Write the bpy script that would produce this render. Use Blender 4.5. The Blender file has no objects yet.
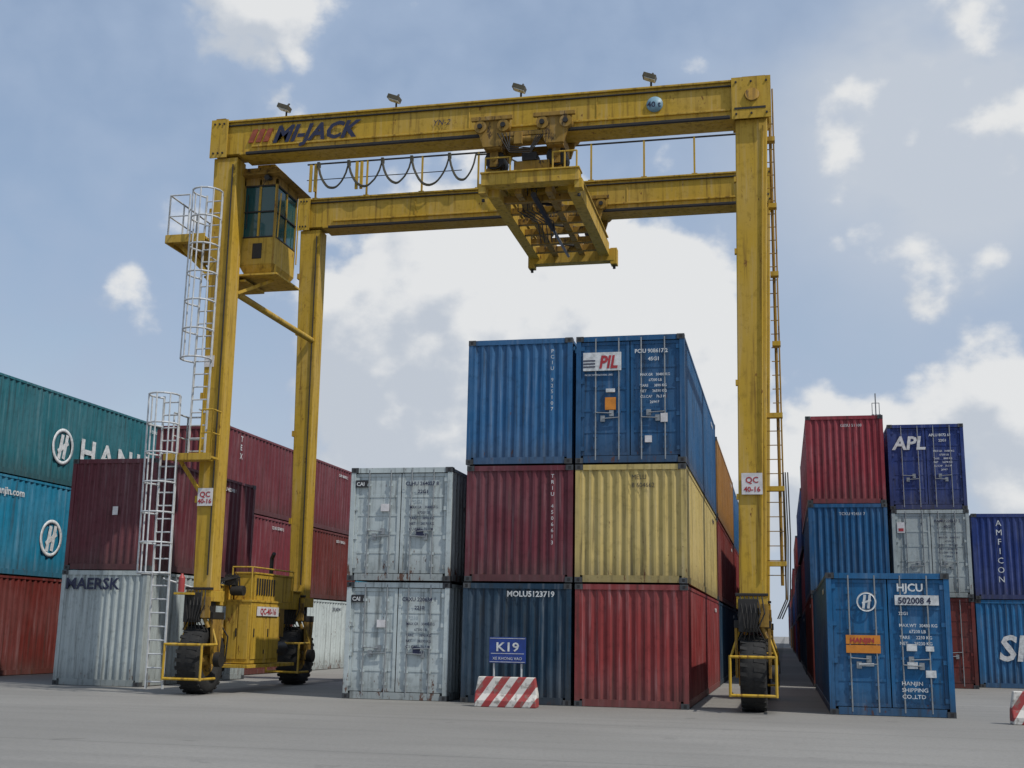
import bpy, math, random
from mathutils import Vector, Matrix
random.seed(7)
S=bpy.context.scene
S.view_settings.view_transform='Standard'; S.view_settings.look='None'; S.view_settings.exposure=0

# ------------------------------------------------------------------ helpers
class MB:
    def __init__(s): s.v=[];s.f=[];s.m=[];s.sm=[]
    def add(s,vs,fs,m=0,sm=False):
        b=len(s.v); s.v+= [tuple(v) for v in vs]
        for f in fs: s.f.append([b+i for i in f]); s.m.append(m); s.sm.append(sm)
    def hexa(s,p,m=0):
        s.add(p,[(0,3,2,1),(4,5,6,7),(0,1,5,4),(1,2,6,5),(2,3,7,6),(3,0,4,7)],m)
    def box(s,x0,x1,y0,y1,z0,z1,m=0):
        s.hexa([(x0,y0,z0),(x1,y0,z0),(x1,y1,z0),(x0,y1,z0),(x0,y0,z1),(x1,y0,z1),(x1,y1,z1),(x0,y1,z1)],m)
    def beam(s,p,q,w,h,m=0,up=(0,0,1)):
        p=Vector(p);q=Vector(q);d=(q-p).normalized();u=Vector(up)
        if abs(d.dot(u))>.98:u=Vector((0,1,0))
        r=d.cross(u).normalized();u=r.cross(d)
        r*=w/2;u=u*(h/2)
        s.hexa([p-r-u,p+r-u,q+r-u,q-r-u,p-r+u,p+r+u,q+r+u,q-r+u],m)
    def tube(s,p,q,r,m=0,n=8,cap=True):
        p=Vector(p);q=Vector(q);d=(q-p).normalized();u=Vector((0,0,1))
        if abs(d.dot(u))>.95:u=Vector((0,1,0))
        a=d.cross(u).normalized();b=a.cross(d)
        vs=[]
        for c in (p,q):
            for i in range(n):
                t=2*math.pi*i/n; vs.append(c+a*(r*math.cos(t))+b*(r*math.sin(t)))
        fs=[(i,(i+1)%n,n+(i+1)%n,n+i) for i in range(n)]
        s.add(vs,fs,m,True)
        if cap: s.add(vs,[tuple(range(n-1,-1,-1)),tuple(range(n,2*n))],m)
    def path(s,pts,r,m=0,n=6):
        for a,b in zip(pts[:-1],pts[1:]): s.tube(a,b,r,m,n)
    def lathe(s,c,prof,m=0,n=40,axis='X',sm=True):
        c=Vector(c);vs=[];k=len(prof)
        for i in range(n):
            t=2*math.pi*i/n
            for a,r in prof:
                if axis=='X': vs.append(c+Vector((a,r*math.cos(t),r*math.sin(t))))
                elif axis=='Y': vs.append(c+Vector((r*math.cos(t),a,r*math.sin(t))))
                else: vs.append(c+Vector((r*math.cos(t),r*math.sin(t),a)))
        fs=[]
        for i in range(n):
            j=(i+1)%n
            for a in range(k-1): fs.append((i*k+a,i*k+a+1,j*k+a+1,j*k+a))
        s.add(vs,fs,m,sm)
    def mesh(s,name,mats):
        me=bpy.data.meshes.new(name); me.from_pydata(s.v,[],s.f)
        for m in mats: me.materials.append(m)
        me.polygons.foreach_set('material_index',s.m)
        me.polygons.foreach_set('use_smooth',s.sm)
        me.update(); return me
    def build(s,name,mats,parent=None,bevel=0,recalc=True):
        me=s.mesh(name,mats)
        if recalc:
            import bmesh
            bm=bmesh.new();bm.from_mesh(me);bmesh.ops.recalc_face_normals(bm,faces=bm.faces);bm.to_mesh(me);bm.free()
        o=bpy.data.objects.new(name,me); S.collection.objects.link(o)
        if parent: o.parent=parent
        if bevel:
            b=o.modifiers.new('bevel','BEVEL');b.width=bevel;b.segments=2;b.limit_method='ANGLE';b.angle_limit=math.radians(50)
        return o
def empty(name,loc=(0,0,0)):
    e=bpy.data.objects.new(name,None);e.location=loc;e.empty_display_size=.5;S.collection.objects.link(e);return e

# ------------------------------------------------------------------ materials
def new_mat(name):
    m=bpy.data.materials.new(name);m.use_nodes=True;nt=m.node_tree;nt.nodes.clear()
    o=nt.nodes.new('ShaderNodeOutputMaterial');b=nt.nodes.new('ShaderNodeBsdfPrincipled')
    nt.links.new(b.outputs[0],o.inputs[0]);return m,nt,b
def N(nt,t,**k):
    n=nt.nodes.new(t)
    for a,v in k.items(): setattr(n,a,v)
    return n
def noise(nt,vec,scale,detail=5,rough=.55):
    n=N(nt,'ShaderNodeTexNoise');n.inputs['Scale'].default_value=scale;n.inputs['Detail'].default_value=detail;n.inputs['Roughness'].default_value=rough
    if vec: nt.links.new(vec,n.inputs['Vector'])
    return n.outputs[0]
def mrange(nt,val,a,b,c=0,d=1,smooth=True):
    n=N(nt,'ShaderNodeMapRange');n.interpolation_type='SMOOTHSTEP' if smooth else 'LINEAR'
    nt.links.new(val,n.inputs[0])
    for i,x in enumerate((a,b,c,d)): n.inputs[i+1].default_value=x
    return n.outputs[0]
def mix(nt,fac,a,b,mode='MIX'):
    n=N(nt,'ShaderNodeMix',data_type='RGBA',blend_type=mode)
    for s,x in ((0,fac),(6,a),(7,b)):
        if isinstance(x,(int,float)): n.inputs[s].default_value=x
        elif isinstance(x,tuple): n.inputs[s].default_value=(*x[:3],1)
        else: nt.links.new(x,n.inputs[s])
    return n.outputs[2]
def mmath(nt,op,a,b=None):
    n=N(nt,'ShaderNodeMath',operation=op)
    for i,x in enumerate((a,b)):
        if x is None: continue
        if isinstance(x,(int,float)): n.inputs[i].default_value=x
        else: nt.links.new(x,n.inputs[i])
    return n.outputs[0]
def coords(nt,rnd=True):
    tc=N(nt,'ShaderNodeTexCoord');v=tc.outputs['Object']
    if rnd:
        oi=N(nt,'ShaderNodeObjectInfo');mu=mmath(nt,'MULTIPLY',oi.outputs['Random'],91.7)
        ad=N(nt,'ShaderNodeVectorMath',operation='ADD');nt.links.new(v,ad.inputs[0]);nt.links.new(mu,ad.inputs[1])
        return ad.outputs[0],v
    return v,v
def scaled(nt,v,sc):
    n=N(nt,'ShaderNodeVectorMath',operation='MULTIPLY');nt.links.new(v,n.inputs[0]);n.inputs[1].default_value=sc;return n.outputs[0]
def paint(name,col,rust=.3,fade=.35,rough=.5,bump=.15,rustcol=(.10,.035,.015),grime=(.03,.027,.022),box=False,gr=.62):
    m,nt,b=new_mat(name);v,vo=coords(nt)
    big=noise(nt,v,.7,3);fine=noise(nt,v,7,4,.65)
    faded=tuple(min(1,c*.85+.06) for c in col); dark=tuple(c*.58 for c in col)
    c=mix(nt,mmath(nt,'MULTIPLY',mrange(nt,big,.38,.66),fade),col,faded)
    c=mix(nt,mrange(nt,fine,.5,.72,0,.55),c,dark)
    streak=noise(nt,scaled(nt,v,(9,9,.5)),1.0,4,.6)
    c=mix(nt,mrange(nt,streak,.50,.74,0,gr),c,grime)
    c=mix(nt,mrange(nt,streak,.47,.27,0,.5),c,tuple(min(1,x*.75+.14) for x in col))
    rn=noise(nt,scaled(nt,v,(1.6,1.6,.55)),3.6,5,.75)
    if box:
        sep=N(nt,'ShaderNodeSeparateXYZ');nt.links.new(vo,sep.inputs[0])
        low=mrange(nt,sep.outputs[2],.75,.0,0,1)
        rn=mmath(nt,'ADD',rn,mmath(nt,'MULTIPLY',low,.055+.07*rust))
        c=mix(nt,mmath(nt,'MULTIPLY',low,.4),c,(.055,.05,.042))
        oi=N(nt,'ShaderNodeObjectInfo');hs=N(nt,'ShaderNodeHueSaturation')
        nt.links.new(mrange(nt,oi.outputs['Random'],0,1,.85,1.15,False),hs.inputs['Value']);nt.links.new(c,hs.inputs['Color']);c=hs.outputs[0]
    t=.735-.13*rust
    rm=mrange(nt,rn,t,t+.05)
    c=mix(nt,mmath(nt,'MULTIPLY',rm,min(.9,.5+rust*.6)),c,rustcol)
    nt.links.new(c,b.inputs['Base Color'])
    r=mmath(nt,'ADD',mmath(nt,'MULTIPLY',fine,.25),rough-.1);nt.links.new(r,b.inputs['Roughness'])
    bp=N(nt,'ShaderNodeBump');bp.inputs['Strength'].default_value=bump;bp.inputs['Distance'].default_value=.05
    nt.links.new(noise(nt,v,1.8,2,.5),bp.inputs['Height']);nt.links.new(bp.outputs[0],b.inputs['Normal'])
    b.inputs['Specular IOR Level'].default_value=.28
    return m
def plain(name,col,rough=.6,metal=0,var=.25,sc=6):
    m,nt,b=new_mat(name);v,_=coords(nt)
    n=noise(nt,v,sc,4,.6)
    c=mix(nt,mrange(nt,n,.35,.7),col,tuple(x*(1-var) for x in col))
    nt.links.new(c,b.inputs['Base Color']);b.inputs['Roughness'].default_value=rough;b.inputs['Metallic'].default_value=metal
    return m
COL=dict(
 blue=(.013,.09,.215), navy=(.008,.034,.065), darkred=(.115,.022,.032), red=(.20,.029,.029), brown=(.14,.024,.019),
 yellow=(.43,.33,.115), orange=(.36,.17,.035), white=(.48,.54,.54), grey=(.38,.43,.43), teal=(.016,.135,.165), sky=(.01,.165,.27),
 royal=(.012,.042,.16), crimson=(.25,.03,.042), hjblue=(.011,.11,.26), amer=(.012,.032,.15), green=(.03,.12,.07), rust=(.2,.06,.03), rose=(.17,.034,.044))
RUST=dict(white=.75,grey=.45,darkred=.4,red=.45,blue=.45,yellow=.6,brown=.55,orange=.5,hjblue=.45)
PM={k:paint('container_paint_'+k,c,rust=RUST.get(k,.36),box=True,bump=.45) for k,c in COL.items()}
M_cast=paint('casting_paint',(.05,.055,.06),rust=.8)
M_gask=plain('door_gasket',(.02,.02,.022),.8)
M_rod=plain('lock_rod_steel',(.30,.32,.33),.45,.4)
M_white=plain('white_marking',(.66,.68,.68),.6,0,.35,9)
M_dark=plain('dark_marking',(.015,.02,.06),.6)
M_blackmk=plain('black_marking',(.02,.02,.025),.6)
M_redmk=plain('red_marking',(.40,.03,.04),.6)
M_orange=plain('orange_label',(.62,.22,.02),.6)
M_yel=paint('crane_yellow_paint',(.47,.295,.028),rust=.85,fade=.4,rough=.62,bump=.08,rustcol=(.15,.06,.015),grime=(.13,.07,.015),gr=.75)
M_yeld=paint('crane_greasy_paint',(.28,.16,.02),rust=1.3,fade=.3,rough=.6,bump=.1,rustcol=(.05,.03,.015),grime=(.03,.02,.01))
M_steel=plain('machinery_dark_steel',(.03,.028,.026),.6,.3)
M_galv=plain('ladder_galvanised',(.55,.57,.58),.5,.1)
M_rub=plain('tyre_rubber',(.018,.018,.018),.85,0,.4,12)
M_cable=plain('cable_dark',(.05,.045,.025),.7)
M_glass=plain('cab_glass',(.015,.075,.08),.08,0,.1)
M_sign=plain('sign_white',(.68,.66,.66),.5)
M_signb=plain('sign_blue',(.012,.045,.24),.5)
M_lamp=plain('lamp_housing',(.10,.085,.05),.5,.3)
M_lampg=plain('lamp_glass',(.5,.5,.45),.2)

def text(s,size,loc,face,mat,parent,bold=0.0,shear=0,align='LEFT',sx=1,name='marking',ls=1.0,sp=1.0):
    cu=bpy.data.curves.new(name,'FONT');cu.body=s;cu.size=size;cu.offset=bold;cu.shear=shear;cu.align_x=align;cu.extrude=.001
    cu.space_line=ls; cu.space_character=sp; cu.resolution_u=2
    cu.materials.append(mat);o=bpy.data.objects.new(name,cu);S.collection.objects.link(o)
    rz={'-Y':0,'+X':90,'-X':-90}[face]
    o.rotation_euler=(math.radians(90),0,math.radians(rz));o.location=loc;o.scale=(sx,1,1);o.parent=parent
    return o

# ------------------------------------------------------------------ containers
W=2.438
def wave_wall(mb,fn,a0,a1,z0,z1,pitch,depth,m=0):
    n=max(1,round((a1-a0)/pitch));p=(a1-a0)/n;pts=[]
    for i in range(n):
        s=a0+i*p; pts+=[(s,0),(s+p*.26,0),(s+p*.5,depth),(s+p*.76,depth)]
    pts.append((a1,0))
    vs=[fn(a,d,z0) for a,d in pts]+[fn(a,d,z1) for a,d in pts];k=len(pts)
    mb.add(vs,[(i,i+1,k+i+1,k+i) for i in range(k-1)],m)
CM={}
def container_mesh(L,H,door):
    key=(L,H,door)
    if key in CM: return CM[key]
    mb=MB();w=W/2;P=.15
    for sx in (-1,1):
        for (y0,y1) in ((0,P),(L-P,L)):
            x0,x1=sorted((sx*w,sx*(w-.11)))
            mb.box(x0,x1,y0+.004,y1-.004,.118,H-.118,0)
            xc0,xc1=sorted((sx*(w+.003),sx*(w-.165)))
            ya,yb=(y0-.004,y0+.178) if y0==0 else (y1-.178,y1+.004)
            mb.box(xc0,xc1,ya,yb,0,.118,1);mb.box(xc0,xc1,ya,yb,H-.118,H,1)
            yf=ya-.002 if y0==0 else yb+.002
            xm=sx*(w-.075)
            for zc in (.06,H-.06):
                mb.add([(xm-.03,yf,zc-.035),(xm+.03,yf,zc-.035),(xm+.03,yf,zc+.035),(xm-.03,yf,zc+.035)],[(0,1,2,3)],2)
        x0,x1=sorted((sx*(w-.004),sx*(w-.06)))
        mb.box(x0,x1,.18,L-.18,.02,.17,0)
        mb.box(x0,x1,.18,L-.18,H-.09,H-.02,0)
        wave_wall(mb,lambda a,d,z,sx=sx:(sx*(w-.014-d),a,z),P-.01,L-P+.01,.168,H-.088,.278,.036,0)
    mb.add([(-w+.05,.1,H-.045),(w-.05,.1,H-.045),(w-.05,L-.1,H-.045),(-w+.05,L-.1,H-.045)],[(0,1,2,3)],0)
    mb.add([(-w+.05,.1,.12),(w-.05,.1,.12),(w-.05,L-.1,.12),(-w+.05,L-.1,.12)],[(0,1,2,3)],2)
    for end in (0,1):
        Y=(lambda d:d) if end==0 else (lambda d:L-d)
        def bx(x0,x1,d0,d1,z0,z1,m):
            a,b=sorted((Y(d0),Y(d1)));mb.box(x0,x1,a,b,z0,z1,m)
        bx(-w+.17,w-.17,.01,.1,.01,.16,0)
        bx(-w+.17,w-.17,.01,.1,H-.12,H-.005,0)
        isdoor=(end==0)==door
        if not isdoor:
            wave_wall(mb,lambda a,d,z:(a,Y(.022+d),z),-w+.105,w-.105,.158,H-.118,.205,.034,0)
        else:
            for sx in (-1,1):
                x0,x1=sorted((sx*.012,sx*(w-.115)))
                z0,z1=.175,H-.135
                bx(x0,x1,.07,.10,z0-.015,z1+.015,2)
                fw=.07
                bx(x0,x0+fw,.04,.07,z0,z1,0);bx(x1-fw,x1,.04,.07,z0,z1,0)
                bx(x0+fw,x1-fw,.04,.07,z0,z0+fw,0);bx(x0+fw,x1-fw,.04,.07,z1-fw,z1,0)
                hh=(z1-z0-2*fw);nb=5
                for i in range(nb):
                    za=z0+fw+hh*i/nb;zb=z0+fw+hh*(i+1)/nb
                    bx(x0+fw,x1-fw,.058,.068,za,zb-.055,0)
                    bx(x0+fw,x1-fw,.048,.068,zb-.055,zb,0) if i<nb-1 else bx(x0+fw,x1-fw,.058,.068,zb-.055,zb,0)
                for i in range(4):
                    zc=z0+.15+(z1-z0-.3)*i/3
                    a,b=sorted((sx*(w-.19),sx*(w-.06)));bx(a,b,.015,.042,zc-.045,zc+.045,0)
                for fr in (.22,.70):
                    xr=sx*(.012+(w-.127)*fr)
                    yr=Y(.018)
                    mb.tube((xr,yr,.07),(xr,yr,H-.05),.017,3,8)
                    for zc in (.09,.35,.62,1.15,1.75,H-.4,H-.07): bx(xr-.045,xr+.045,.012,.041,zc-.03,zc+.03,3 if zc in(.09,) else 0)
                    zc=1.02+(.12 if fr>.5 else 0); xe=xr+(.36 if fr<.5 else -.36)*sx
                    mb.tube((xr,Y(-.005),zc),(xe,Y(-.005),zc-.02),.013,3,6)
                    bx(xe-.05,xe+.05,.002,.04,zc-.09,zc+.05,3)
    me=mb.mesh('container_mesh',[PM['blue'],M_cast,M_gask,M_rod]);CM[key]=me;return me
def rcode(): return random.choice(('TRIU','CLHU','MOLU','PCIU','TCKU','GESU','CAXU','INKU','FSCU'))+' %06d %d'%(random.randrange(100000,999999),random.randrange(10))
def container(xl,y,z,col,L=12.19,H=2.59,door=False,marks=True):
    me=container_mesh(L,H,door)
    o=bpy.data.objects.new('shipping_container',me);S.collection.objects.link(o)
    o.location=(xl+W/2+random.uniform(-.02,.02),y,z);o.rotation_euler=(0,0,random.uniform(-.003,.003))
    o.material_slots[0].link='OBJECT';o.material_slots[0].material=PM[col]
    if marks and y<62:
        mk=M_dark if col in ('white','grey','yellow') else M_white
        if xl<0: text(rcode(),.15,(W/2+.003,L-2.3,H-.38),'+X',mk,o,bold=.003)
        else: text(rcode(),.15,(-W/2-.003,2.5,H-.38),'-X',mk,o,bold=.003)
    return o
def ftext(o,s,size,x,z,mat=None,**k):
    return text(s,size,(-W/2+x,-.006+k.pop('dy',0),z),'-Y',mat or M_white,o,**k)
def plate(o,x0,x1,z0,z1,mat,d=-.004,name='label_plate'):
    mb=MB();mb.box(-W/2+x0,-W/2+x1,d,d+.05,z0,z1,0);return mb.build(name,[mat],o)
def doorinfo(o,H=2.59,a='HAMU 220517 2',b='45G1',mk=None):
    x=1.33
    ftext(o,a,.125,x,H-.42,mk,bold=.003,sx=.95);ftext(o,b,.115,x+.3,H-.60,mk,bold=.003)
    for i,t in enumerate(('MAX.GR   30480 KG','         67200 LB','TARE      3890 KG','NET      26590 KG','CU.CAP    76.3 M','          2694 F')):
        ftext(o,t,.085,x+.12,H-.95-i*.125,mk,bold=.001,sx=.9)

FX=-2.0
c3=FX-W; c2=c3-W-.09; c1=c2-W-.36
T1,T2=2.62,5.24
a=container(c3,26,0,'red')
b=container(c3,26,T1,'yellow');ftext(b,'MELU',.15,1.25,2.25,M_blackmk,bold=.0,sx=.9);ftext(b,'8 604662',.15,1.25,2.07,M_blackmk,bold=.0,sx=.9)
p=container(c3,26,T2,'blue',H=2.9,door=True)
doorinfo(p,2.9,a='PCIU 908617 2')
plate(p,.16,1.02,2.10,2.52,M_white); ftext(p,'PIL',.40,.52,2.16,M_redmk,bold=.014,shear=.2,dy=-.004,sx=.82)
for i in range(3): ftext(p,'_',.30,.18,2.22+i*.07,M_dark,bold=.008,dy=-.004,sx=1.6)
ftext(p,'PACIFIC INTERNATIONAL LINES',.055,.2,1.98,sx=.8)
plate(p,.66,.90,1.20,1.48,M_orange);plate(p,.68,.88,1.60,1.68,M_white);plate(p,1.9,2.05,.9,1.1,M_sign);plate(p,1.55,1.7,.45,.6,M_sign)
a2=container(c2,26,0,'navy'); ftext(a2,'MOLU5123719',.17,1.0,2.30,bold=.004)
b2=container(c2,26,T1,'darkred')
p2=container(c2,26,T2,'blue',H=2.9)
def vtext(o,s,x,ztop,size=.12):
    for i,ch in enumerate(s): ftext(o,ch,size,x,ztop-i*size*1.12,bold=.0,align='CENTER')
vtext(p2,'PCIU 925107',1.98,2.55);vtext(b2,'TRIU 4506613',1.98,2.3)
w1=container(c1,26.15,0,'white',door=True,L=6.06);w2=container(c1+.02,26.1,T1,'white',door=True,L=6.06)
doorinfo(w1,a='CRXU 220634 1',b='2210',mk=M_dark);doorinfo(w2,a='CLHU 264027 8',b='22G1',mk=M_dark)
for o in (w1,w2):
    plate(o,.12,.40,2.14,2.30,M_blackmk,name='label_plate'); ftext(o,'CAI',.12,.14,2.17,dy=-.004,bold=.004)
    plate(o,.75,.95,1.58,1.75,M_sign); plate(o,1.62,1.78,1.0,1.16,M_dark)
tiers={38.55:('navy','brown','orange'),51.1:('navy','red','blue'),63.7:('brown','blue','darkred')}
for y,t in tiers.items():
    for k,cx in enumerate((c3,c2,c1)):
        n=3 if k<2 else 2
        for i in range(n): container(cx,y,i*T1,t[(i+k)%3] if k else t[i])
for y in [76.4+12.6*i for i in range(7)]:
    for i in range(random.choice((2,3,3))): container(c3,y,i*2.6,random.choice(list(COL)))
for i in range(2): container(c1,32.4,i*T1,random.choice(('brown','blue')),L=6.06)

# left block
lx=-15.87-W
m1=container(lx,28,0,'grey',L=6.06,H=2.9,marks=False); ftext(m1,'MAERSK',.40,.12,2.42,M_dark,bold=.010,sx=1.05)
m2=container(lx,28.03,2.91,'darkred',L=6.06,H=2.9)
mb=MB();mb.beam((-W/2+1.35,-.004,1.42),(-W/2+1.35,-.004,1.64),.006,.15,0,up=(1,0,0));mb.build('hazard_label',[M_sign],m2)
lx2=-17.0-W
for i,(L1,cl) in enumerate(((6.06,'white'),(6.06,'brown'),(12.19,'rose'))):
    y0=34.2
    if L1<7:
        container(lx2,y0,i*2.6,'brown' if i==0 else 'rose',L=L1);container(lx2,y0+6.12,i*2.6,cl if i==0 else 'brown',L=L1)
    else:
        o=container(lx2,y0,i*2.6,cl,L=L1)
        for j,ch in enumerate('TEX'): text(ch,.26,(W/2+.003,1.0,2.2-j*.28),'+X',M_white,o,bold=.004)
container(lx2-.1,46.75,0,'navy');container(lx2-.1,46.75,2.6,'sky');container(lx2-.1,46.75,5.2,'red')
for y in (59.4,71.9,84.4):
    for i in range(2): container(lx2,y,i*2.6,random.choice(list(COL)))
hx=-22.2-W
h0=container(hx,28.6,0,'brown',H=2.9);h1=container(hx,28.6,2.91,'sky',H=2.9);h2=container(hx,28.8,5.82,'teal',H=2.9)
sx=W/2+.003
text('HANJIN',1.1,(sx,5.5,.85),'+X',M_white,h2,bold=.03,sx=1.2,sp=1.3)
text('HANJIN',1.1,(sx,5.7,.85),'+X',M_white,h1,bold=.03,sx=1.2,sp=1.3)
text('www.hanjin.com',.30,(sx,.8,2.32),'+X',M_white,h1,bold=.008,sx=1.1)
for h in (h1,h2):
    mb=MB();mb.lathe((sx+.004,4.55,1.2),[(0,.58),(.004,.58),(.004,.46),(0,.46)],0,32,'X')
    mb.beam((sx+.003,4.37,.80),(sx+.003,4.50,1.58),.006,.15,0,up=(0,1,0));mb.beam((sx+.003,4.62,.82),(sx+.003,4.75,1.60),.006,.15,0,up=(0,1,0))
    mb.beam((sx+.005,4.30,1.02),(sx+.005,4.82,1.36),.006,.14,0,up=(0,0,1))
    mb.build('logo_ring',[M_white],h)
for y in (41.2,53.8,66.4):
    for i in range(2): container(hx,y,i*2.91,random.choice(('brown','blue','red','grey')),H=2.9)

# right block
def col(x,y,cols,L=12.19,doors=(),H=2.87):
    out=[]
    for i,cn in enumerate(cols): out.append(container(x,y+random.uniform(-.05,.05),i*(H+.01),cn,L=L,H=H,door=(i in doors)))
    return out
rx=.85
r=col(rx,39.6,('brown','blue','crimson'))
ftext(r[1],'TCKU 92451 7',.13,.95,2.5);ftext(r[2],'GESU 51108',.13,1.1,2.5)
r=col(rx+2.72,41.6,('brown','grey','amer'),doors=(0,1,2),L=6.06)
ftext(r[2],'APL',.62,.16,2.02,bold=.018,shear=.15);doorinfo(r[2],2.87,a='APLU 8072 61',b='22G1')
doorinfo(r[1],2.87,mk=M_dark);plate(r[1],.16,.4,2.1,2.45,M_sign);plate(r[1],.2,.36,2.15,2.25,M_redmk,d=-.008)
r=col(rx+5.42,43.0,('hjblue','amer'))
vtext(r[1],'AMFICON',.85,2.45,.28)
ftext(r[0],'SINO',1.15,.62,.90,bold=.03,shear=.15)
col(rx+8.1,43.2,('red','blue'))
HH=2.87
hj=container(.86,26.0,0,'hjblue',H=HH,door=True)
ftext(hj,'HJCU',.22,1.4,2.50,bold=.006,sx=1.0);plate(hj,1.36,2.22,2.22,2.42,M_white);ftext(hj,'502008 4',.18,1.42,2.25,M_dark,dy=-.004,bold=.004,sx=.95)
for i,t in enumerate(('22G1','','MAX.WT  30480 KG','        67200 LB','TARE     2250 KG','NET     28230 KG','')): ftext(hj,t,.09,1.42,2.02-i*.12,bold=.001,sx=.95)
for i,t in enumerate(('HANJIN','SHIPPING','CO.,LTD')): ftext(hj,t,.11,1.42,.62-i*.13,bold=.001,sx=1.1)
mb=MB();zc=2.28;mb.lathe((-W/2+.80,-.012,zc),[(0,.2),(.004,.2),(.004,.165),(0,.165)],0,32,'Y');mb.beam((-W/2+.73,-.012,zc-.14),(-W/2+.77,-.012,zc+.14),.006,.05,0,up=(1,0,0));mb.beam((-W/2+.83,-.012,zc-.14),(-W/2+.87,-.012,zc+.14),.006,.05,0,up=(1,0,0));mb.beam((-W/2+.71,-.014,zc-.03),(-W/2+.89,-.014,zc+.03),.006,.04,0)
mb.build('logo_ring',[M_white],hj)
plate(hj,.36,1.04,1.42,1.60,M_orange);ftext(hj,'HANJIN',.14,.44,1.45,M_redmk,dy=-.004,bold=.004)
plate(hj,.36,1.04,1.24,1.40,M_orange);plate(hj,.6,.9,.98,1.04,M_white)
plate(hj,1.55,1.75,1.30,1.44,M_white);plate(hj,1.55,1.75,.95,1.08,M_white);plate(hj,1.9,2.1,.78,.92,M_white);plate(hj,1.92,2.08,1.3,1.4,M_white)
y=52.4
while y<260:
    n=random.choice((3,3,2,3))
    for i in range(n):
        container(rx+random.uniform(-.06,.06),y,i*2.6,random.choice(('brown','red','navy','blue','darkred','grey','crimson','orange','royal')))
    if y<90:
        for k in (1,2,3):
            for i in range(2): container(rx+2.72*k,y+3.5,i*2.6,random.choice(('brown','navy','blue','red')))
    y+=12.7

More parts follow.
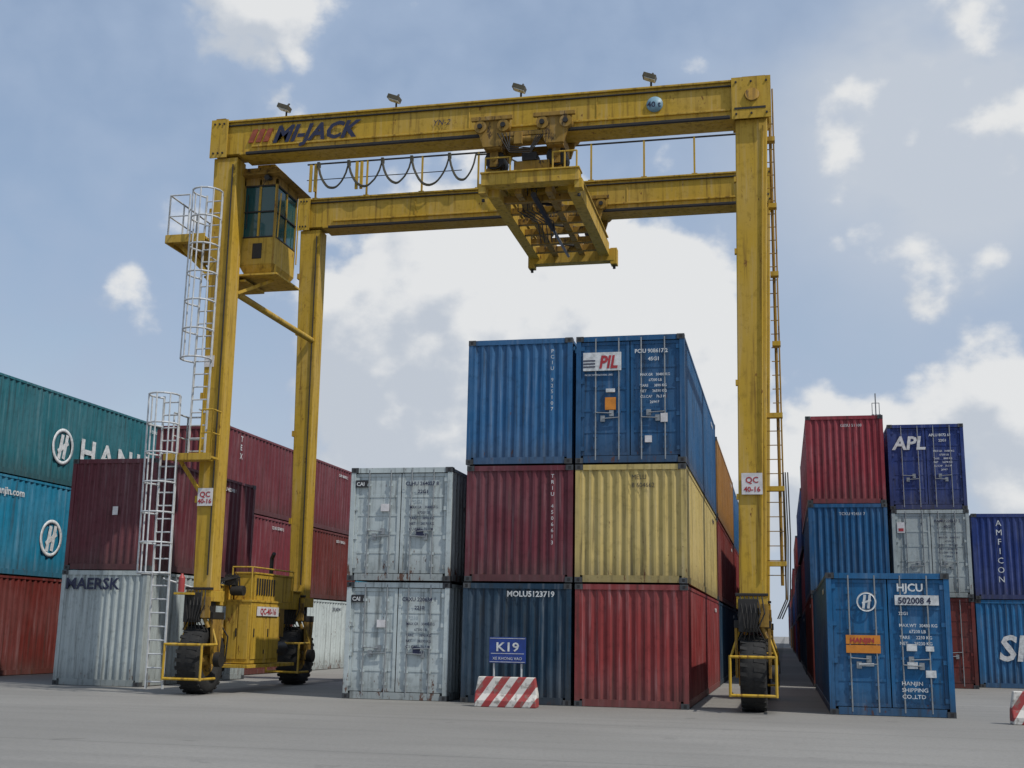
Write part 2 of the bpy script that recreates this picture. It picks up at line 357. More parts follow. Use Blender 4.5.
# ------------------------------------------------------------------ gantry crane
G=empty('gantry_crane',(-6.9,28.9,0))
class CB(MB):
    def build(s,name,mats,bevel=0):
        s.v=[(a+6.9,b-28.9,c) for a,b,c in s.v]
        return MB.build(s,name,mats,G,bevel)
def ctext(s,size,loc,face,mat,**k): return text(s,size,(loc[0]+6.9,loc[1]-28.9,loc[2]),face,mat,G,**k)
YN,YF=26.15,31.75
ZB,ZT=13.1,14.05
XW=(-13.28,-.66)
for nm,Yc in (('near',YN),('far',YF)):
    b=CB()
    b.box(-13.74,-.03,Yc-.30,Yc+.30,ZB+.06,ZT-.05,0)
    b.box(-13.78,.0,Yc-.36,Yc+.36,ZT-.05,ZT,0)
    b.box(-13.0,-.8,Yc-.37,Yc+.37,ZB,ZB+.06,0)
    b.box(-12.7,-.9,Yc-.34,Yc-.30,ZB+.20,ZB+.25,0)
    b.box(-12.8,-.9,Yc-.45,Yc-.37,ZB-.03,ZB+.04,1)
    b.tube((-13.5,Yc-.33,ZT-.14),(-.4,Yc-.33,ZT-.14),.022,1)
    for i in range(3): b.box(-10.2+i*3.1,-10.17+i*3.1,Yc-.318,Yc-.30,ZB+.26,ZT-.05,0)
    b.build(nm+'_girder',[M_yel,M_steel],.012)
    b=CB()
    for x0,x1 in (((-13.80,-13.42) if nm=='far' else (-13.80,-13.35)),(-.86,.02)):
        b.box(x0,x1,Yc-.40,Yc-.365,ZB-.04,ZT+.02,0);b.box(x0,x1,Yc+.365,Yc+.40,ZB-.04,ZT+.02,0)
        for i in range(3):
            for zz in (ZB+.07,ZT-.10): b.tube((x0+.1+i*(x1-x0-.2)/2,Yc-.40,zz),(x0+.1+i*(x1-x0-.2)/2,Yc-.425,zz),.025,1)
    b.lathe((-.40,Yc-.40,13.62),[(0,.0),(-.05,.0),(-.05,.15),(0,.17)],2,24,'Y')
    b.box(-.8,-.1,Yc-.41,Yc-.40,13.28,13.33,1)
    if nm=='near': b.box(-13.76,-13.5,Yc-.25,Yc+.25,ZT,ZT+.12,2);b.box(-.62,-.1,Yc-.25,Yc+.2,ZT+.02,ZT+.1,2)
    b.build(nm+'_girder_end_plate',[M_yel,M_steel,M_yeld],.01)
    b=CB();d=.25
    def leg(xt0,xt1,xb0,xb1,zb=2.35):
        b.hexa([(xb0,Yc-d,zb),(xb1,Yc-d,zb),(xb1,Yc+d,zb),(xb0,Yc+d,zb),(xt0,Yc-d,ZB-.003),(xt1,Yc-d,ZB-.003),(xt1,Yc+d,ZB-.003),(xt0,Yc+d,ZB-.003)],0)
    leg(-13.74,-13.10,-13.48,-13.03);leg(-.79,-.08,-.92,-.36)
    b.build(nm+'_legs',[M_yel,M_steel],.02)
    b=CB()
    for zz in (4.4,6.9,9.9,11.6):
        t=(zz-2.35)/10.75
        xl=-13.48-.26*t; b.box(xl-.05,xl+.02,Yc-d-.03,Yc-.1,zz,zz+.16,0)
        xr=-.92+.13*t; b.box(xr-.04,xr+.01,Yc-d-.02,Yc-.15,zz,zz+.12,0)
    b.tube((-13.12,Yc-d-.03,2.7),(-13.2,Yc-d-.03,12.9),.018,1)
    b.tube((-.45,Yc-d-.03,2.7),(-.18,Yc-d-.03,12.9),.018,0)
    if nm=='near':
        b.tube((.05,Yc-.02,2.3),(.05,Yc-.02,13.9),.018,2);b.tube((-.02,Yc+.12,2.6),(-.02,Yc+.12,13.0),.035,2)
        for i in range(34):
            zz=2.8+i*.31;b.box(-.32 if zz<6 else -.12,.06,Yc-.02,Yc-.005,zz,zz+.018,2)
        for i in range(7): b.box(-.3 if i<3 else -.1,.08,Yc-.1,Yc+.1,3.0+i*1.6,3.10+i*1.6,0)
        for dx in (.06,.10,.15): b.path([(dx,Yc-.05,5.0),(dx+.02,Yc-.08,3.6),(dx-.02,Yc-.1,2.3),(dx-.2,Yc-.2,1.9)],.013,1)
    b.build(nm+'_leg_fittings',[M_yel,M_steel,M_yeld])
    b=CB()
    for xc in XW:
        b.box(xc-.32,xc+.32,Yc-.34,Yc+.34,2.10,2.35,0)
        b.tube((xc,Yc,1.85),(xc,Yc,2.12),.26,1,20)
        b.box(xc-.38,xc+.38,Yc-.28,Yc+.28,1.70,1.86,1)
        for s_ in (-1,1):
            x0,x1=sorted((xc+s_*.31,xc+s_*.37))
            b.hexa([(x0,Yc-.16,.68),(x1,Yc-.16,.68),(x1,Yc+.16,.68),(x0,Yc+.16,.68),(x0,Yc-.28,1.70),(x1,Yc-.28,1.70),(x1,Yc+.28,1.70),(x0,Yc+.28,1.70)],2)
        b.tube((xc-.3,Yc-.38,1.95),(xc+.35,Yc-.36,1.95),.06,1,10)
        b.tube((xc+.05,Yc-.38,2.05),(xc+.3,Yc-.34,1.5),.05,2,10)
        b.box(xc-.28,xc+.12,Yc-.48,Yc-.36,1.62,2.3,1)
        b.box(xc+.14,xc+.34,Yc-.46,Yc-.36,1.72,2.2,2)
        b.box(xc-.34,xc+.34,Yc-.36,Yc-.28,2.36,2.42,1)
        for k in range(6):
            t=k*.09-.24
            b.path([(xc+t,Yc-.42,2.35),(xc+t+.05,Yc-.53,2.0),(xc+t*.6,Yc-.52,1.7),(xc+t*1.2,Yc-.42,1.45)],.016,1)
        b.tube((xc+.37,Yc,.78),(xc+.52,Yc,.78),.17,1,16)
        for zz in (.36,1.12):
            b.path([(xc-.45,Yc-.2,zz),(xc-.45,Yc-.92,zz),(xc+.47,Yc-.92,zz),(xc+.47,Yc-.2,zz)],.03,0,8)
        for xx in (xc-.45,xc+.47): b.tube((xx,Yc-.92,.33),(xx,Yc-.92,1.15),.03,0)
        for xx in (xc-.45,xc+.47): b.tube((xx,Yc-.2,1.12),(xx*.5+xc*.5,Yc-.2,1.8),.028,0)
    b.build(nm+'_wheel_yokes',[M_yel,M_steel,M_yeld],.008)
    for xc in XW:
        b=CB();R_=.78;w_=.27
        prof=[(-w_*.55,.38),(-w_*.9,.44),(-w_,.57),(-w_*.97,.68),(-w_*.8,R_-.02),(-w_*.3,R_),(w_*.3,R_),(w_*.8,R_-.02),(w_*.97,.68),(w_,.57),(w_*.9,.44),(w_*.55,.38)]
        b.lathe((xc,Yc,R_),prof,0,48)
        for i in range(26):
            t=2*math.pi*i/26
            for s_ in (-1,1):
                tt=t+(.12 if s_>0 else 0)
                def P(a,dt,r): return (xc+a,Yc+r*math.cos(tt+dt),R_+r*math.sin(tt+dt))
                a0,a1=(.02,w_*.93) if s_>0 else (-w_*.93,-.02)
                b.hexa([P(a0,-.05,R_-.03),P(a1,-.05+.03,R_-.04),P(a1,.05+.03,R_-.04),P(a0,.05,R_-.03),P(a0,-.05,R_+.012),P(a1,-.02,R_-.012),P(a1,.08,R_-.012),P(a0,.05,R_+.012)],0)
        b.lathe((xc,Yc,R_),[(-w_*.55,.38),(-w_*.5,.34),(-.05,.28),(-.05,.14),(-.2,.13),(-.2,.0)],1,32)
        b.lathe((xc,Yc,R_),[(w_*.55,.38),(w_*.5,.34),(.05,.28),(.05,.14),(.2,.13),(.2,.0)],1,32)
        b.build('tyre',[M_rub,M_yeld])

b=CB()
for xc in XW:
    b.box(xc-.2,xc+.2,YN+.35,YF-.35,2.02,2.48,0)
    b.box(xc-.24,xc+.24,YN+.35,YF-.35,2.48,2.52,0)
b.tube((-13.2,YN+.25,9.72),(-13.2,YF-.25,9.72),.085,0,16)
b.tube((-.55,YN+.25,9.72),(-.55,YF-.25,9.72),.085,0,16)
b.build('sill_beams_and_struts',[M_yel],.01)

# engine housing
b=CB()
X0,X1,Ya,Yb=-13.08,-12.42,26.85,28.55
b.box(X0,X1,Ya,Yb,.68,2.12,0);b.box(X0-.02,X1+.02,Ya-.02,Yb+.02,2.12,2.17,0)
b.box(X0+.06,X1-.08,27.15,29.4,2.17,2.80,0);b.box(X0+.04,X1-.06,27.12,29.43,2.80,2.84,0)
b.box(X0+.1,X1-.2,Yb+.1,29.3,1.3,2.0,2);b.tube((X0+.3,Yb+.1,1.0),(X0+.3,29.6,1.0),.18,1,16)
b.box(X0-.36,X0-.03,26.7,26.95,1.0,1.7,0)
for y0,y1 in ((Ya+.08,27.66),(27.73,Yb-.06)):
    b.box(X1,X1+.02,y0,y1,.78,2.05,0);b.box(X1+.02,X1+.04,y0+.06,y0+.1,1.3,1.5,1)
    b.box(X1+.02,X1+.035,y1-.06,y1-.02,.9,1.0,1);b.box(X1+.02,X1+.035,y1-.06,y1-.02,1.8,1.9,1)
b.box(X0+.05,X0+.32,Ya-.02,Ya,.78,2.05,0);b.box(X0+.35,X1-.04,Ya-.02,Ya,.78,2.05,0);b.box(X0+.30,X0+.33,Ya-.045,Ya-.02,1.3,1.5,1)
for i in range(8): b.box(X1-.08,X1-.06,27.25+i*.14,27.32+i*.14,2.3,2.7,1)
b.tube((-12.7,28.5,2.84),(-12.7,28.5,3.25),.05,1,12);b.tube((-12.7,28.5,3.25),(-12.6,28.4,3.37),.05,1,12)
b.path([(X0+.1,Ya+.05,2.17),(X0+.1,Ya+.05,2.95),(X1-.05,Ya+.05,2.95),(X1-.05,Ya+.05,2.17)],.022,0)
b.path([(X1-.05,Ya+.05,2.95),(X1-.05,29.4,2.95),(X1-.05,29.4,2.2)],.022,0)
b.box(X0-.1,X1+.06,Ya-.15,29.5,.58,.66,0)
b.tube((X0+.2,Ya-.12,2.38),(X0+.5,Ya-.12,2.38),.12,1,14);b.box(X0+.02,X0+.3,Ya-.2,Ya-.02,2.5,2.75,1)
b.path([(X0+.1,Ya-.06,.7),(X0+.15,Ya-.1,1.3),(X0-.2,Ya-.3,1.9)],.02,1)
for k in range(4): b.path([(X0+.15+.08*k,Ya-.1,2.3),(X0+.1+.1*k,Ya-.2,2.7),(X0-.1+.05*k,Ya-.3,2.6),(X0-.15,Ya-.35,2.0)],.018,1)
b.build('engine_housing',[M_yel,M_steel,M_yeld],.01)

# cab
b=CB()
cx0,cx1,cy0,cy1=-13.15,-12.22,26.45,27.75
dz=.38
b.box(cx0,cx1,cy0,cy1,10.05+dz,10.75+dz,0)
b.hexa([(cx0+.1,cy0+.1,9.85+dz),(cx1-.1,cy0+.1,9.85+dz),(cx1-.1,cy1-.1,9.85+dz),(cx0+.1,cy1-.1,9.85+dz),(cx0,cy0,10.047+dz),(cx1,cy0,10.047+dz),(cx1,cy1,10.047+dz),(cx0,cy1,10.047+dz)],0)
for x in (cx0,cx1-.06):
    for yy in (cy0,(cy0+cy1)/2-.03,cy1-.06): b.box(x,x+.06,yy,yy+.06,10.75+dz,12.3+dz,0)
b.box((cx0+cx1)/2-.03,(cx0+cx1)/2+.03,cy0,cy0+.06,10.75+dz,12.3+dz,0)
b.box(cx0,cx1,cy0,cy1,12.15+dz,12.35+dz,3)
b.hexa([(cx0-.75,cy0-.15,12.35+dz),(cx1+.25,cy0-.3,12.35+dz),(cx1+.25,cy1+.3,12.35+dz),(cx0-.75,cy1+.3,12.35+dz),(cx0-.3,cy0-.1,12.58+dz),(cx1,cy0-.1,12.58+dz),(cx1,cy1+.1,12.58+dz),(cx0-.3,cy1+.1,12.58+dz)],3)
b.box(cx0+.25,cx1-.2,cy0+.2,cy1-.3,12.58+dz,12.78+dz,0)
b.box(cx0+.03,cx1-.03,cy0+.03,cy1-.03,10.75+dz,12.15+dz,1)
for z in (10.75,11.42,12.11):
    b.box(cx1-.028,cx1+.008,cy0+.06,cy1-.06,z+dz,z+.04+dz,2);b.box(cx0+.06,cx1-.06,cy0-.008,cy0+.028,z+dz,z+.04+dz,2)
b.box(cx0+.35,cx0+.6,cy0-.02,cy0,10.2+dz,10.6+dz,2)
b.tube((cx1-.2,cy0-.05,12.3+dz),(cx1-.2,cy0-.25,12.25+dz),.07,2,10)
b.path([(cx1+.05,cy0+.05,10.75+dz),(cx1+.10,cy0+.02,11.9+dz)],.02,0);b.path([(cx1+.06,cy1-.05,10.4+dz),(cx1+.06,cy1-.05,11.9+dz)],.02,0);b.path([(cx0+.15,cy0-.03,11.0+dz),(cx0+.15,cy0-.03,11.9+dz)],.015,2)
b.box(cx0-.9,cx1+.14,cy0-.06,cy1+.12,9.75+dz,9.80+dz,0)
b.tube((cx1+.02,cy0+.1,9.8+dz),(cx1+.02,cy0+.1,10.05+dz),.03,0)
b.beam((-13.6,26.3,12.65+dz),(-12.8,26.6,12.5+dz),.12,.12,0);b.beam((-13.1,26.4,9.3+dz),(-12.4,26.9,9.75+dz),.08,.08,0)
b.build('operator_cab',[M_yel,M_glass,M_steel,M_yeld],.012)

def rail(b,pts,h=1.05,m=0,r=.022,mid=True,post=1.0):
    for p_,q_ in zip(pts[:-1],pts[1:]):
        p_=Vector(p_);q_=Vector(q_);n=max(1,round((q_-p_).length/post));up=Vector((0,0,h))
        b.tube(p_+up,q_+up,r,m)
        if mid: b.tube(p_+up*.5,q_+up*.5,r*.8,m)
        for i in range(n+1):
            c=p_.lerp(q_,i/n);b.tube(c,c+up,r,m)
b=CB()
b.box(-14.65,-13.62,25.5,27.6,10.86,10.92,0);b.box(-14.67,-13.62,25.46,25.5,10.78,10.98,0);b.box(-14.7,-14.65,25.5,27.6,10.78,10.98,0)
b.box(-13.62,-12.94,26.45,27.6,10.0,10.05,0)
b.beam((-14.5,25.9,10.85),(-13.65,25.98,10.0),.08,.1,0);b.beam((-14.5,26.6,10.85),(-13.65,26.3,9.95),.08,.1,0)
rail(b,[(-14.1,25.5,10.92),(-14.63,25.5,10.92),(-14.63,27.58,10.92),(-13.4,27.58,10.92)],1.1,1,post=.7)
rail(b,[(-13.62,26.45,10.92),(-13.62,27.5,10.92)],1.0,0)
b.build('upper_platform',[M_yel,M_galv],.004)
b=CB()
b.box(-14.15,-13.2,25.3,25.9,5.38,5.43,0);b.beam((-14.0,25.85,5.38),(-13.45,25.92,4.6),.07,.09,0)
b.box(-14.17,-12.95,25.28,25.3,5.34,5.5,0);b.box(-13.2,-12.95,25.3,25.7,5.38,5.43,0)
rail(b,[(-13.25,25.3,5.43),(-12.97,25.3,5.43),(-12.97,25.7,5.43)],1.1,0,post=.45);rail(b,[(-14.13,25.6,5.43),(-14.13,26.28,5.43),(-13.6,26.28,5.43)],1.1,1,post=.6)
b.build('lower_platform',[M_yel,M_galv],.004)
def ladder(b,xc,y,z0,z1,w=.42,m=0,cage=None,R=.36,x2=None):
    for s_ in (-1,1): b.beam((xc+s_*w/2,y,z0),(( x2 or xc)+s_*w/2,y,z1),.03,.06,m,up=(0,1,0))
    n=int((z1-z0)/.3)
    for i in range(n):
        t=(i+.5)/n;z=z0+(z1-z0)*t;x=xc+((x2 or xc)-xc)*t;b.tube((x-w/2,y,z),(x+w/2,y,z),.018,m)
    if cage:
        ca,cb=cage;k=max(2,int((cb-ca)/.6));X=lambda z:xc+((x2 or xc)-xc)*(z-z0)/(z1-z0)
        def arc(z,fl=1): return [(X(z)+R*fl*math.sin(t),y-.38*fl+ -R*math.cos(t)*fl+.02,z) for t in [math.radians(a) for a in range(-125,126,25)]]
        for i in range(k+1):
            z=ca+(cb-ca)*i/k
            pts=[(X(z)-w/2,y,z)]+arc(z)+[(X(z)+w/2,y,z)];b.path(pts,.023,m)
        for j in (1,3,5,7,9):
            p_=arc(ca)[j];q_=arc(cb)[j];b.tube(p_,q_,.02,m)
b=CB();ladder(b,-13.50,25.62,5.43,12.0,m=0,cage=(7.75,11.95),x2=-13.50)
for z in (6.6,8.6,10.4): b.tube((-13.5,25.62,z),(-13.5,25.9,z),.02,0)
b.build('upper_caged_ladder',[M_galv])
b=CB();ladder(b,-14.02,25.42,.12,6.9,m=0,cage=(2.7,6.85),x2=-14.12)
for z in (2.6,): b.tube((-14.0,25.42,z),(-13.45,25.9,z-.2),.02,0)
b.build('lower_caged_ladder',[M_galv])
b=CB();b.tube((-13.62,25.6,2.3),(-13.62,25.6,2.62),.075,0,14);b.lathe((-13.62,25.6,2.62),[(0,.075),(.05,.05),(.07,.03),(.10,.03),(.10,0)],0,14,'Z')
b.box(-13.75,-13.3,25.5,25.8,2.24,2.29,1)
b.build('fire_extinguisher_bracket',[plain('extinguisher_red',(.35,.05,.05),.5),M_yel])

# floodlights
b=CB()
for x in (-11.9,-9.0,-5.85,-2.72):
    b.tube((x,26.0,ZT),(x,26.0,ZT+.2),.025,1)
    c=Vector((x-.02,25.95,ZT+.28))
    b.beam(c+Vector((-.15,-.04,.06)),c+Vector((.14,-.04,-.05)),.22,.11,0)
    b.beam(c+Vector((-.13,-.05,-.015)),c+Vector((.12,-.05,-.115)),.19,.02,2)
    b.tube(c+Vector((.02,-.1,-.08)),c+Vector((.06,.1,.16)),.025,1)
    b.path([(x,26.0,ZT+.05),(x+.3,26.0,ZT+.03),(x+.9,26.05,ZT+.02)],.012,1)
b.build('floodlights',[M_lamp,M_steel,M_lampg],.01)

# walkway rail & festoon
b=CB();yr=YF-.3
for x in [-13.3,-11.7,-10.0,-8.3,-6.6,-5.0,-3.5,-2.1,-.7]:
    b.beam((x,yr,ZT),(x,yr,ZT+1.12),.05,.05,0);b.box(x-.08,x+.08,yr-.06,yr+.06,ZT,ZT+.02,0)
b.tube((-13.6,yr,ZT+1.10),(-.4,yr,ZT+1.10),.028,1)
b.tube((-13.6,yr,ZT+.6),(-8.8,yr,ZT+.6),.014,1)
for x in (-13.45,-13.3,-12.0,-11.85): b.beam((x,yr-.08,ZT+.2),(x,yr-.08,ZT+1.05),.08,.06,0)
b.build('walkway_railing',[M_yel,M_steel])
b=CB();x=-13.2
for wd in (.95,1.05,.9,1.15,.8):
    pts=[]; dp=.55+.22*wd+random.uniform(-.06,.06)
    for i in range(15):
        t=i/14;pts.append((x+wd*t,yr-.12,ZT+1.02-dp*(1-(2*t-1)**2)**.75+random.uniform(-.008,.008)))
    b.path(pts,.026,0,6);b.path([(p_[0],p_[1]-.05,p_[2]-.05) for p_ in pts],.02,0,6);b.box(x-.04,x+.04,yr-.16,yr-.04,ZT+.95,ZT+1.1,0);x+=wd
b.path([(x,yr-.1,ZT+1.0),(-7.6,yr-.3,ZT+.9),(-6.8,yr-.4,ZT+.4)],.025,0)
b.build('festoon_cables',[M_cable])

def trolley(Yc,nm):
    b=CB()
    for xc in (-6.45,-4.95):
        for s_ in (-1,1):
            y0=Yc+s_*.50
            b.hexa([(xc-.22,y0-.05,12.75),(xc+.22,y0-.05,12.75),(xc+.22,y0+.05,12.75),(xc-.22,y0+.05,12.75),(xc-.42,y0-.05,13.42),(xc+.42,y0-.05,13.42),(xc+.42,y0+.05,13.42),(xc-.42,y0+.05,13.42)],0)
            for dx in (-.28,.28):
                b.tube((xc+dx,y0-.10,13.25),(xc+dx,y0+.10,13.25),.15,0,18);b.tube((xc+dx,y0+s_*.11,13.25),(xc+dx,y0+s_*.16,13.25),.06,1,12)
            b.box(xc-.5,xc+.5,y0-.04+s_*.07,y0+.04+s_*.07,13.40,13.50,0)
        b.box(xc-.2,xc+.2,Yc-.5,Yc+.5,12.72,12.98,0)
        b.tube((xc,Yc-.25,12.55),(xc,Yc+.25,12.55),.24,1,22);b.tube((xc,Yc-.32,12.55),(xc,Yc+.32,12.55),.07,0,12)
        b.box(xc-.1,xc+.1,Yc-.30,Yc-.26,12.35,12.8,0);b.box(xc-.1,xc+.1,Yc+.26,Yc+.30,12.35,12.8,0)
        b.hexa([(xc-.3,Yc-.2,12.2),(xc+.1,Yc-.2,12.2),(xc+.1,Yc+.2,12.2),(xc-.3,Yc+.2,12.2),(xc-.12,Yc-.15,12.5),(xc+.12,Yc-.15,12.5),(xc+.12,Yc+.15,12.5),(xc-.12,Yc+.15,12.5)],0)
        for dx in (-.2,-.15,.17,.22): b.tube((xc+dx,Yc-.1,12.0),(xc+dx,Yc-.1,12.7),.012,1)
    b.box(-6.3,-5.1,Yc-.56,Yc-.48,12.98,13.08,0)
    b.box(-6.3,-5.1,Yc+.1,Yc+.3,12.80,12.95,0)
    b.tube((-6.0,Yc-.5,12.9),(-5.3,Yc-.5,12.9),.08,0,14);b.box(-5.9,-5.7,Yc-.62,Yc-.45,12.75,13.05,0)
    for k in range(4):
        b.path([(-6.3+.1*k,Yc-.6,13.05),(-6.0,Yc-.62,12.55+.05*k),(-5.5,Yc-.62,12.5+.04*k),(-5.2-.05*k,Yc-.6,12.95)],.014,1)
    b.build(nm+'_trolley',[M_yeld,M_steel],.008)
trolley(YN,'near');trolley(YF,'far')

# spreader
b=CB()
xL,xR=-6.72,-4.38
b.box(xL,xR,25.72,26.08,11.84,12.12,0);b.box(xL-.02,xR+.02,25.68,26.12,12.12,12.16,0)
b.box(-5.95,-5.1,25.8,27.0,12.16,12.42,2);b.box(-5.75,-5.4,25.76,26.2,12.42,12.62,1)
b.box(xL+.1,xR-.1,27.0,27.25,12.09,12.27,0);b.box(xL+.1,xR-.1,29.7,29.95,12.09,12.27,0)
for xc in (xL+.22,xR-.18):
    b.box(xc-.14,xc+.14,26.08,31.0,11.68,12.04,0)
    b.box(xc-.18,xc+.18,26.3,30.6,12.04,12.08,0)
for xc in (-5.9,-5.16): b.box(xc-.08,xc+.08,26.08,31.0,11.72,11.95,2)
b.box(-6.62,-4.28,31.0,31.30,11.54,11.88,0)
for yy in (26.6,27.4,28.2,29.0,29.8,30.5): b.box(xL+.36,xR-.32,yy,yy+.14,11.70,11.86,2)
for yy in (26.7,28.3,29.9):
    b.beam((xL+.4,yy,11.85),(xR-.4,yy+.9,11.85),.06,.06,1)
b.tube((-5.53,26.1,11.68),(-5.53,28.6,11.68),.07,1,12);b.tube((-5.53,28.6,11.68),(-5.53,30.9,11.68),.04,3,12)
for xx,yy in ((-6.60,31.15),(-4.30,31.15),(xL+.02,25.9),(xR-.02,25.9)):
    b.box(xx-.09,xx+.09,yy-.14,yy+.14,11.44 if yy>30 else 11.66,11.9,0)
    b.tube((xx,yy,11.34 if yy>30 else 11.56),(xx,yy,11.5),.04,1)
rail(b,[(xL+.1,25.72,12.16),(xL+.7,25.72,12.16)],.35,0,mid=False,post=.6);rail(b,[(-5.0,25.72,12.16),(xR-.05,25.72,12.16)],.4,0,mid=False,post=.3)
for k in range(5):
    b.path([(-5.9+.1*k,26.2,12.1),(-6.1+.12*k,27.0,11.62),(-5.8+.1*k,28.0,11.66),(-6.0+.1*k,29.4,11.6)],.014,1)
b.build('spreader',[M_yel,M_steel,M_yeld,M_rod],.008)

ctext('MI-JACK',.60,(-12.15,YN-.345,13.38),'-Y',M_dark,bold=.020,shear=.35)
b=CB()
for i in range(3): b.hexa([(-12.80+.2*i,YN-.34,13.42),(-12.67+.2*i,YN-.34,13.42),(-12.67+.2*i,YN-.31,13.42),(-12.80+.2*i,YN-.31,13.42),(-12.68+.2*i,YN-.34,13.76),(-12.55+.2*i,YN-.34,13.76),(-12.55+.2*i,YN-.31,13.76),(-12.68+.2*i,YN-.31,13.76)],0)
b.build('maker_logo',[plain('faded_red_marking',(.32,.07,.03),.6,0,.4,8)])
b=CB();b.lathe((-2.62,YN-.342,13.6),[(.03,.19),(0,.19),(0,.0)],0,28,'Y');b.build('round_decal',[plain('decal_blue',(.2,.34,.42),.5)])
ctext('40 t',.2,(-2.80,YN-.348,13.53),'-Y',M_dark,bold=.003);ctext('YN-2',.2,(-8.0,YN-.332,13.5),'-Y',M_dark,shear=.3)
def sign(x0,x1,y,z0,z1,l1,l2):
    b=CB();b.box(x0,x1,y-.02,y,z0,z1,0);b.build('crane_number_sign',[M_sign])
    ctext(l1,.18,((x0+x1)/2,y-.025,z1-.21),'-Y',M_redmk,bold=.004,align='CENTER');ctext(l2,.15,((x0+x1)/2,y-.025,z0+.06),'-Y',M_redmk,bold=.004,align='CENTER')
sign(-13.5,-13.12,YN-.29,4.32,4.74,'QC','40-16');sign(-.82,-.38,YN-.29,4.50,4.96,'QC','40-16')
b=CB();b.box(X1+.035,X1+.05,27.1,28.35,1.80,2.02,0);b.build('crane_number_sign',[M_sign]);ctext('QC-40-16',.2,(X1+.055,27.72,1.84),'+X',M_redmk,bold=.005,align='CENTER',sx=1.1)
b=CB();b.box(-13.6,-13.35,YN-.27,YN-.25,7.7,7.98,0);b.build('warning_label',[M_sign])

# ------------------------------------------------------------------ yard furniture
def stripes():
    m,nt,b=new_mat('barrier_striped_paint');tc=N(nt,'ShaderNodeTexCoord');sep=N(nt,'ShaderNodeSeparateXYZ');nt.links.new(tc.outputs['Object'],sep.inputs[0])
    s=mmath(nt,'ADD',sep.outputs[0],mmath(nt,'MULTIPLY',sep.outputs[2],-.7));f=mmath(nt,'FRACT',mmath(nt,'MULTIPLY',s,2.9))
    k=mrange(nt,f,.48,.52,0,1);c=mix(nt,k,(.58,.56,.52),(.30,.04,.04))
    n=noise(nt,tc.outputs['Object'],8,6,.7);c=mix(nt,mrange(nt,n,.50,.64,0,.75),c,(.17,.15,.13));nt.links.new(c,b.inputs['Base Color']);b.inputs['Roughness'].default_value=.8;return m
M_str=stripes()
def barrier(x,y,L=1.3,rz=0):
    mb=MB();h=.61
    pf=[(-.20,0),(-.20,.13),(-.12,.27),(-.09,h),(.09,h),(.12,.27),(.20,.13),(.20,0)]
    k=len(pf);vs=[(0-L/2+(.05 if z>.3 else 0),a,z) for a,z in pf]+[(L/2-(.05 if z>.3 else 0),a,z) for a,z in pf]
    mb.add(vs,[tuple(range(k)),tuple(range(2*k-1,k-1,-1))]+[(i,(i+1)%k,k+(i+1)%k,k+i) for i in range(k)],0)
    o=mb.build('concrete_barrier',[M_str],None,.02);o.location=(x,y,0);o.rotation_euler=(0,0,rz);return o
barrier(-5.70,25.0,rz=.03);barrier(4.78,24.8)
sg=empty('block_sign',(-5.78,25.35,0))
mb=MB();mb.box(-.40,.40,-.02,.0,.88,1.42,0);mb.build('panel',[M_signb],sg,.004)
mb=MB()
for x in (-.3,.3): mb.tube((x,.03,0),(x,.03,1.36),.022,0)
mb.box(-.25,.25,-.08,.1,0,.04,0);mb.build('posts',[M_galv],sg)
text('K19',.26,(0,-.026,1.13),'-Y',M_white,sg,bold=.005,align='CENTER',sx=1.2);text('XE KHONG VAO',.085,(0,-.026,.95),'-Y',M_white,sg,align='CENTER')
mb=MB();mb.box(-.36,.36,-.024,-.02,1.075,1.085,0)
for z in (.90,1.39): mb.box(-.385,.385,-.024,-.02,z,z+.01,0)
mb.build('border_lines',[M_white],sg)

lm=empty('light_mast',(7.75,100,0))
mb=MB();mb.lathe((0,0,0),[(0,.35),(19.0,.16)],0,12,'Z')
mb.box(-.4,.4,-.3,.3,18.9,19.05,0)
for x in (-.26,.0,.26): mb.box(x-.1,x+.1,-.4,-.15,19.05,19.4,0)
mb.tube((0,0,19),(0,0,21.2),.05,0);mb.path([(-.28,0,19),(-.28,0,20.4),(.28,0,20.4),(.28,0,19)],.03,0)
mb.build('mast',[plain('mast_grey',(.2,.21,.22),.6)],lm)

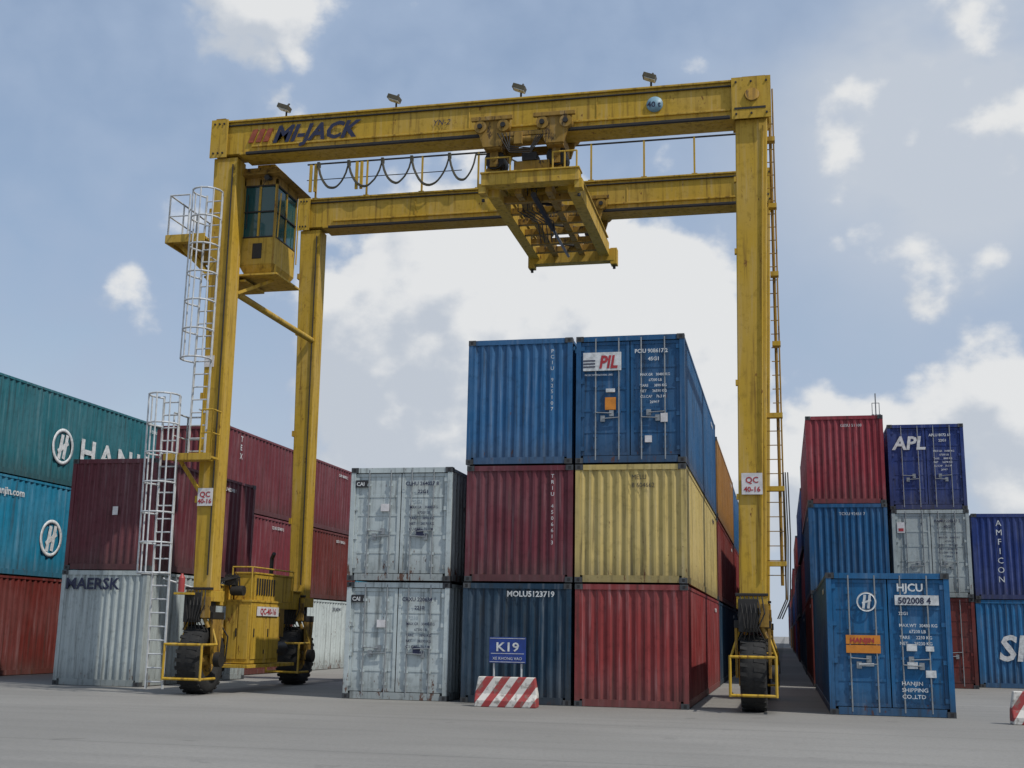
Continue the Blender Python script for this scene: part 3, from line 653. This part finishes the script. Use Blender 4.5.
# ------------------------------------------------------------------ ground
def ground_mat():
    m,nt,b=new_mat('yard_concrete');tc=N(nt,'ShaderNodeTexCoord');v=tc.outputs['Object']
    a=noise(nt,v,.09,3,.6);c=mix(nt,mrange(nt,a,.35,.65),(.20,.195,.18),(.26,.253,.235))
    a=noise(nt,scaled(nt,v,(.16,1.5,1)),1.0,4,.6);c=mix(nt,mrange(nt,a,.42,.72,0,.40),c,(.15,.145,.137))
    a=noise(nt,v,14,5,.75);c=mix(nt,mrange(nt,a,.40,.68,0,.40),c,(.13,.125,.118))
    a=noise(nt,v,70,2,.7);c=mix(nt,mrange(nt,a,.5,.75,0,.45),c,(.36,.35,.33))
    st=noise(nt,v,1.3,5,.6);c=mix(nt,mrange(nt,st,.62,.75,0,.5),c,(.09,.085,.08))
    sp=N(nt,'ShaderNodeSeparateXYZ');nt.links.new(v,sp.inputs[0])
    jy=mmath(nt,'ABSOLUTE',mmath(nt,'SUBTRACT',mmath(nt,'FRACT',mmath(nt,'MULTIPLY',sp.outputs[1],1/6.0)),.5));c=mix(nt,mrange(nt,jy,.0,.006,.5,0),c,(.06,.06,.057))
    # rubber-darkened crane wheel lanes, starting where the crane turns in (y > 24)
    lane=mmath(nt,'ABSOLUTE',mmath(nt,'ADD',sp.outputs[0],.66));lane2=mmath(nt,'ABSOLUTE',mmath(nt,'ADD',sp.outputs[0],13.28))
    lm_=mmath(nt,'MINIMUM',lane,lane2)
    c=mix(nt,mmath(nt,'MULTIPLY',mrange(nt,lm_,.25,.55,.6,0),mrange(nt,sp.outputs[1],24.5,26.0)),c,(.07,.068,.064))
    nt.links.new(c,b.inputs['Base Color']);b.inputs['Roughness'].default_value=.85
    bp=N(nt,'ShaderNodeBump');bp.inputs['Strength'].default_value=.4;bp.inputs['Distance'].default_value=.01;nt.links.new(noise(nt,v,40,3,.7),bp.inputs['Height']);nt.links.new(bp.outputs[0],b.inputs['Normal'])
    return m
mb=MB();mb.add([(-1500,-500,0),(1500,-500,0),(1500,3000,0),(-1500,3000,0)],[(0,1,2,3)]);mb.build('ground',[ground_mat()],recalc=False)

# ------------------------------------------------------------------ light and sky
SUN_EL,SUN_ROT=math.radians(54),math.radians(112)
sv=Vector((math.sin(SUN_ROT)*math.cos(SUN_EL),math.cos(SUN_ROT)*math.cos(SUN_EL),math.sin(SUN_EL)))
sl=bpy.data.lights.new('sun','SUN');sl.energy=3.1;sl.angle=math.radians(.6);sl.color=(1,.95,.87)
so=bpy.data.objects.new('sun',sl);S.collection.objects.link(so);so.rotation_euler=(-sv).to_track_quat('-Z','Y').to_euler();so.location=(30,-10,40)
wd=bpy.data.worlds.new('World');S.world=wd;wd.use_nodes=True;nt=wd.node_tree;nt.nodes.clear()
out=N(nt,'ShaderNodeOutputWorld');bg=N(nt,'ShaderNodeBackground');bg.inputs[1].default_value=.13;nt.links.new(bg.outputs[0],out.inputs[0])
sky=N(nt,'ShaderNodeTexSky',sky_type='NISHITA');sky.sun_disc=False;sky.sun_elevation=SUN_EL;sky.sun_rotation=SUN_ROT;sky.air_density=1.2;sky.dust_density=1.8;sky.ozone_density=1.3
tc=N(nt,'ShaderNodeTexCoord');D=tc.outputs['Generated']
g=bpy.data.node_groups.new('cloud_field','ShaderNodeTree')
g.interface.new_socket('V',in_out='INPUT',socket_type='NodeSocketVector');g.interface.new_socket('F',in_out='OUTPUT',socket_type='NodeSocketFloat')
gi=g.nodes.new('NodeGroupInput');go=g.nodes.new('NodeGroupOutput');V=gi.outputs[0]
def az(a,e): a=math.radians(a);e=math.radians(e);return (math.sin(a)*math.cos(e),math.cos(a)*math.cos(e),math.sin(e))
def blob(t,v,a_,e_,r_,w_):
    d=N(t,'ShaderNodeVectorMath',operation='DISTANCE');t.links.new(v,d.inputs[0]);d.inputs[1].default_value=az(a_,e_)
    return mrange(t,d.outputs['Value'],0,2*math.sin(math.radians(r_)/2)*1.25,w_,0)
f1=noise(g,scaled(g,V,(1,1,1.3)),6.5,7,.56)
acc=mmath(g,'MULTIPLY',mmath(g,'SUBTRACT',f1,.5),1.35)
# billows: folded noise gives rounded lumps with creases
bn=noise(g,V,15,2,.5)
acc=mmath(g,'ADD',acc,mmath(g,'MULTIPLY',mmath(g,'SUBTRACT',mmath(g,'ABSOLUTE',mmath(g,'SUBTRACT',bn,.5)),.09),.75))
for q in [(-18.5,16.0,6.5,.44),(-14,18,6,.40),(-9.0,15,7.5,.46),(-19,10,9,.42),(-12,11,9,.44),(-4.5,10.5,8,.42),(3,8.0,5,.32),(11,8.0,6.5,.44),
       (6,25,6,.16),(13,27,7,.22),(-26,29,4,.20),(45,18,16,.3),(-70,20,20,.3),(-140,25,24,.35)]:
    acc=mmath(g,'ADD',acc,blob(g,V,*q))
g.links.new(acc,go.inputs[0])
def field(vec):
    n=nt.nodes.new('ShaderNodeGroup');n.node_tree=g;nt.links.new(vec,n.inputs[0]);return n.outputs[0]
F0=field(D)
of=N(nt,'ShaderNodeVectorMath',operation='ADD');nt.links.new(D,of.inputs[0]);of.inputs[1].default_value=(.018,0,.028)
F1=field(of.outputs[0])
mask=mrange(nt,F0,.10,.26)
veil=mrange(nt,F0,-.35,.25,.5,.95)
shade=mrange(nt,mmath(nt,'SUBTRACT',F0,F1),-.15,.13,0,1)
ccol=mix(nt,shade,(4.1,4.45,4.95),(6.1,6.15,6.15))
base=mix(nt,veil,sky.outputs[0],(2.75,3.5,4.75))
# broad soft high cloud, upper right, plus thin haze band near the horizon
sn=noise(nt,scaled(nt,D,(1,1,1.6)),4.2,5,.5)
soft=mmath(nt,'ADD',blob(nt,D,7.5,23,11,.95),blob(nt,D,14,26,11,.7))
soft=mmath(nt,'MULTIPLY',soft,mrange(nt,sn,.30,.55,.25,1))
soft=mmath(nt,'MINIMUM',soft,.85)
base=mix(nt,soft,base,(4.35,4.7,5.2))
sz=N(nt,'ShaderNodeSeparateXYZ');nt.links.new(D,sz.inputs[0])
base=mix(nt,mrange(nt,sz.outputs[2],.0,.30,.6,0),base,(4.3,4.75,5.3))
fin=mix(nt,mmath(nt,'MULTIPLY',mask,.93),base,ccol)
nt.links.new(fin,bg.inputs[0])

# ------------------------------------------------------------------ camera
pitch=math.radians(11.73);yaw=math.radians(12.87);roll=.0185
Fv=Vector((-math.sin(yaw)*math.cos(pitch),math.cos(yaw)*math.cos(pitch),math.sin(pitch)))
Rv=Vector((math.cos(yaw),math.sin(yaw),0));Uv=Rv.cross(Fv)
R2=Rv*math.cos(roll)+Uv*math.sin(roll);U2=-Rv*math.sin(roll)+Uv*math.cos(roll)
cam=bpy.data.cameras.new('camera');cam.sensor_width=36;cam.lens=1190/1024*36;cam.clip_end=6000
co=bpy.data.objects.new('camera',cam);S.collection.objects.link(co)
m=Matrix((R2,U2,-Fv)).transposed().to_4x4();m.translation=Vector((0,0,1.55));co.matrix_world=m
S.camera=co
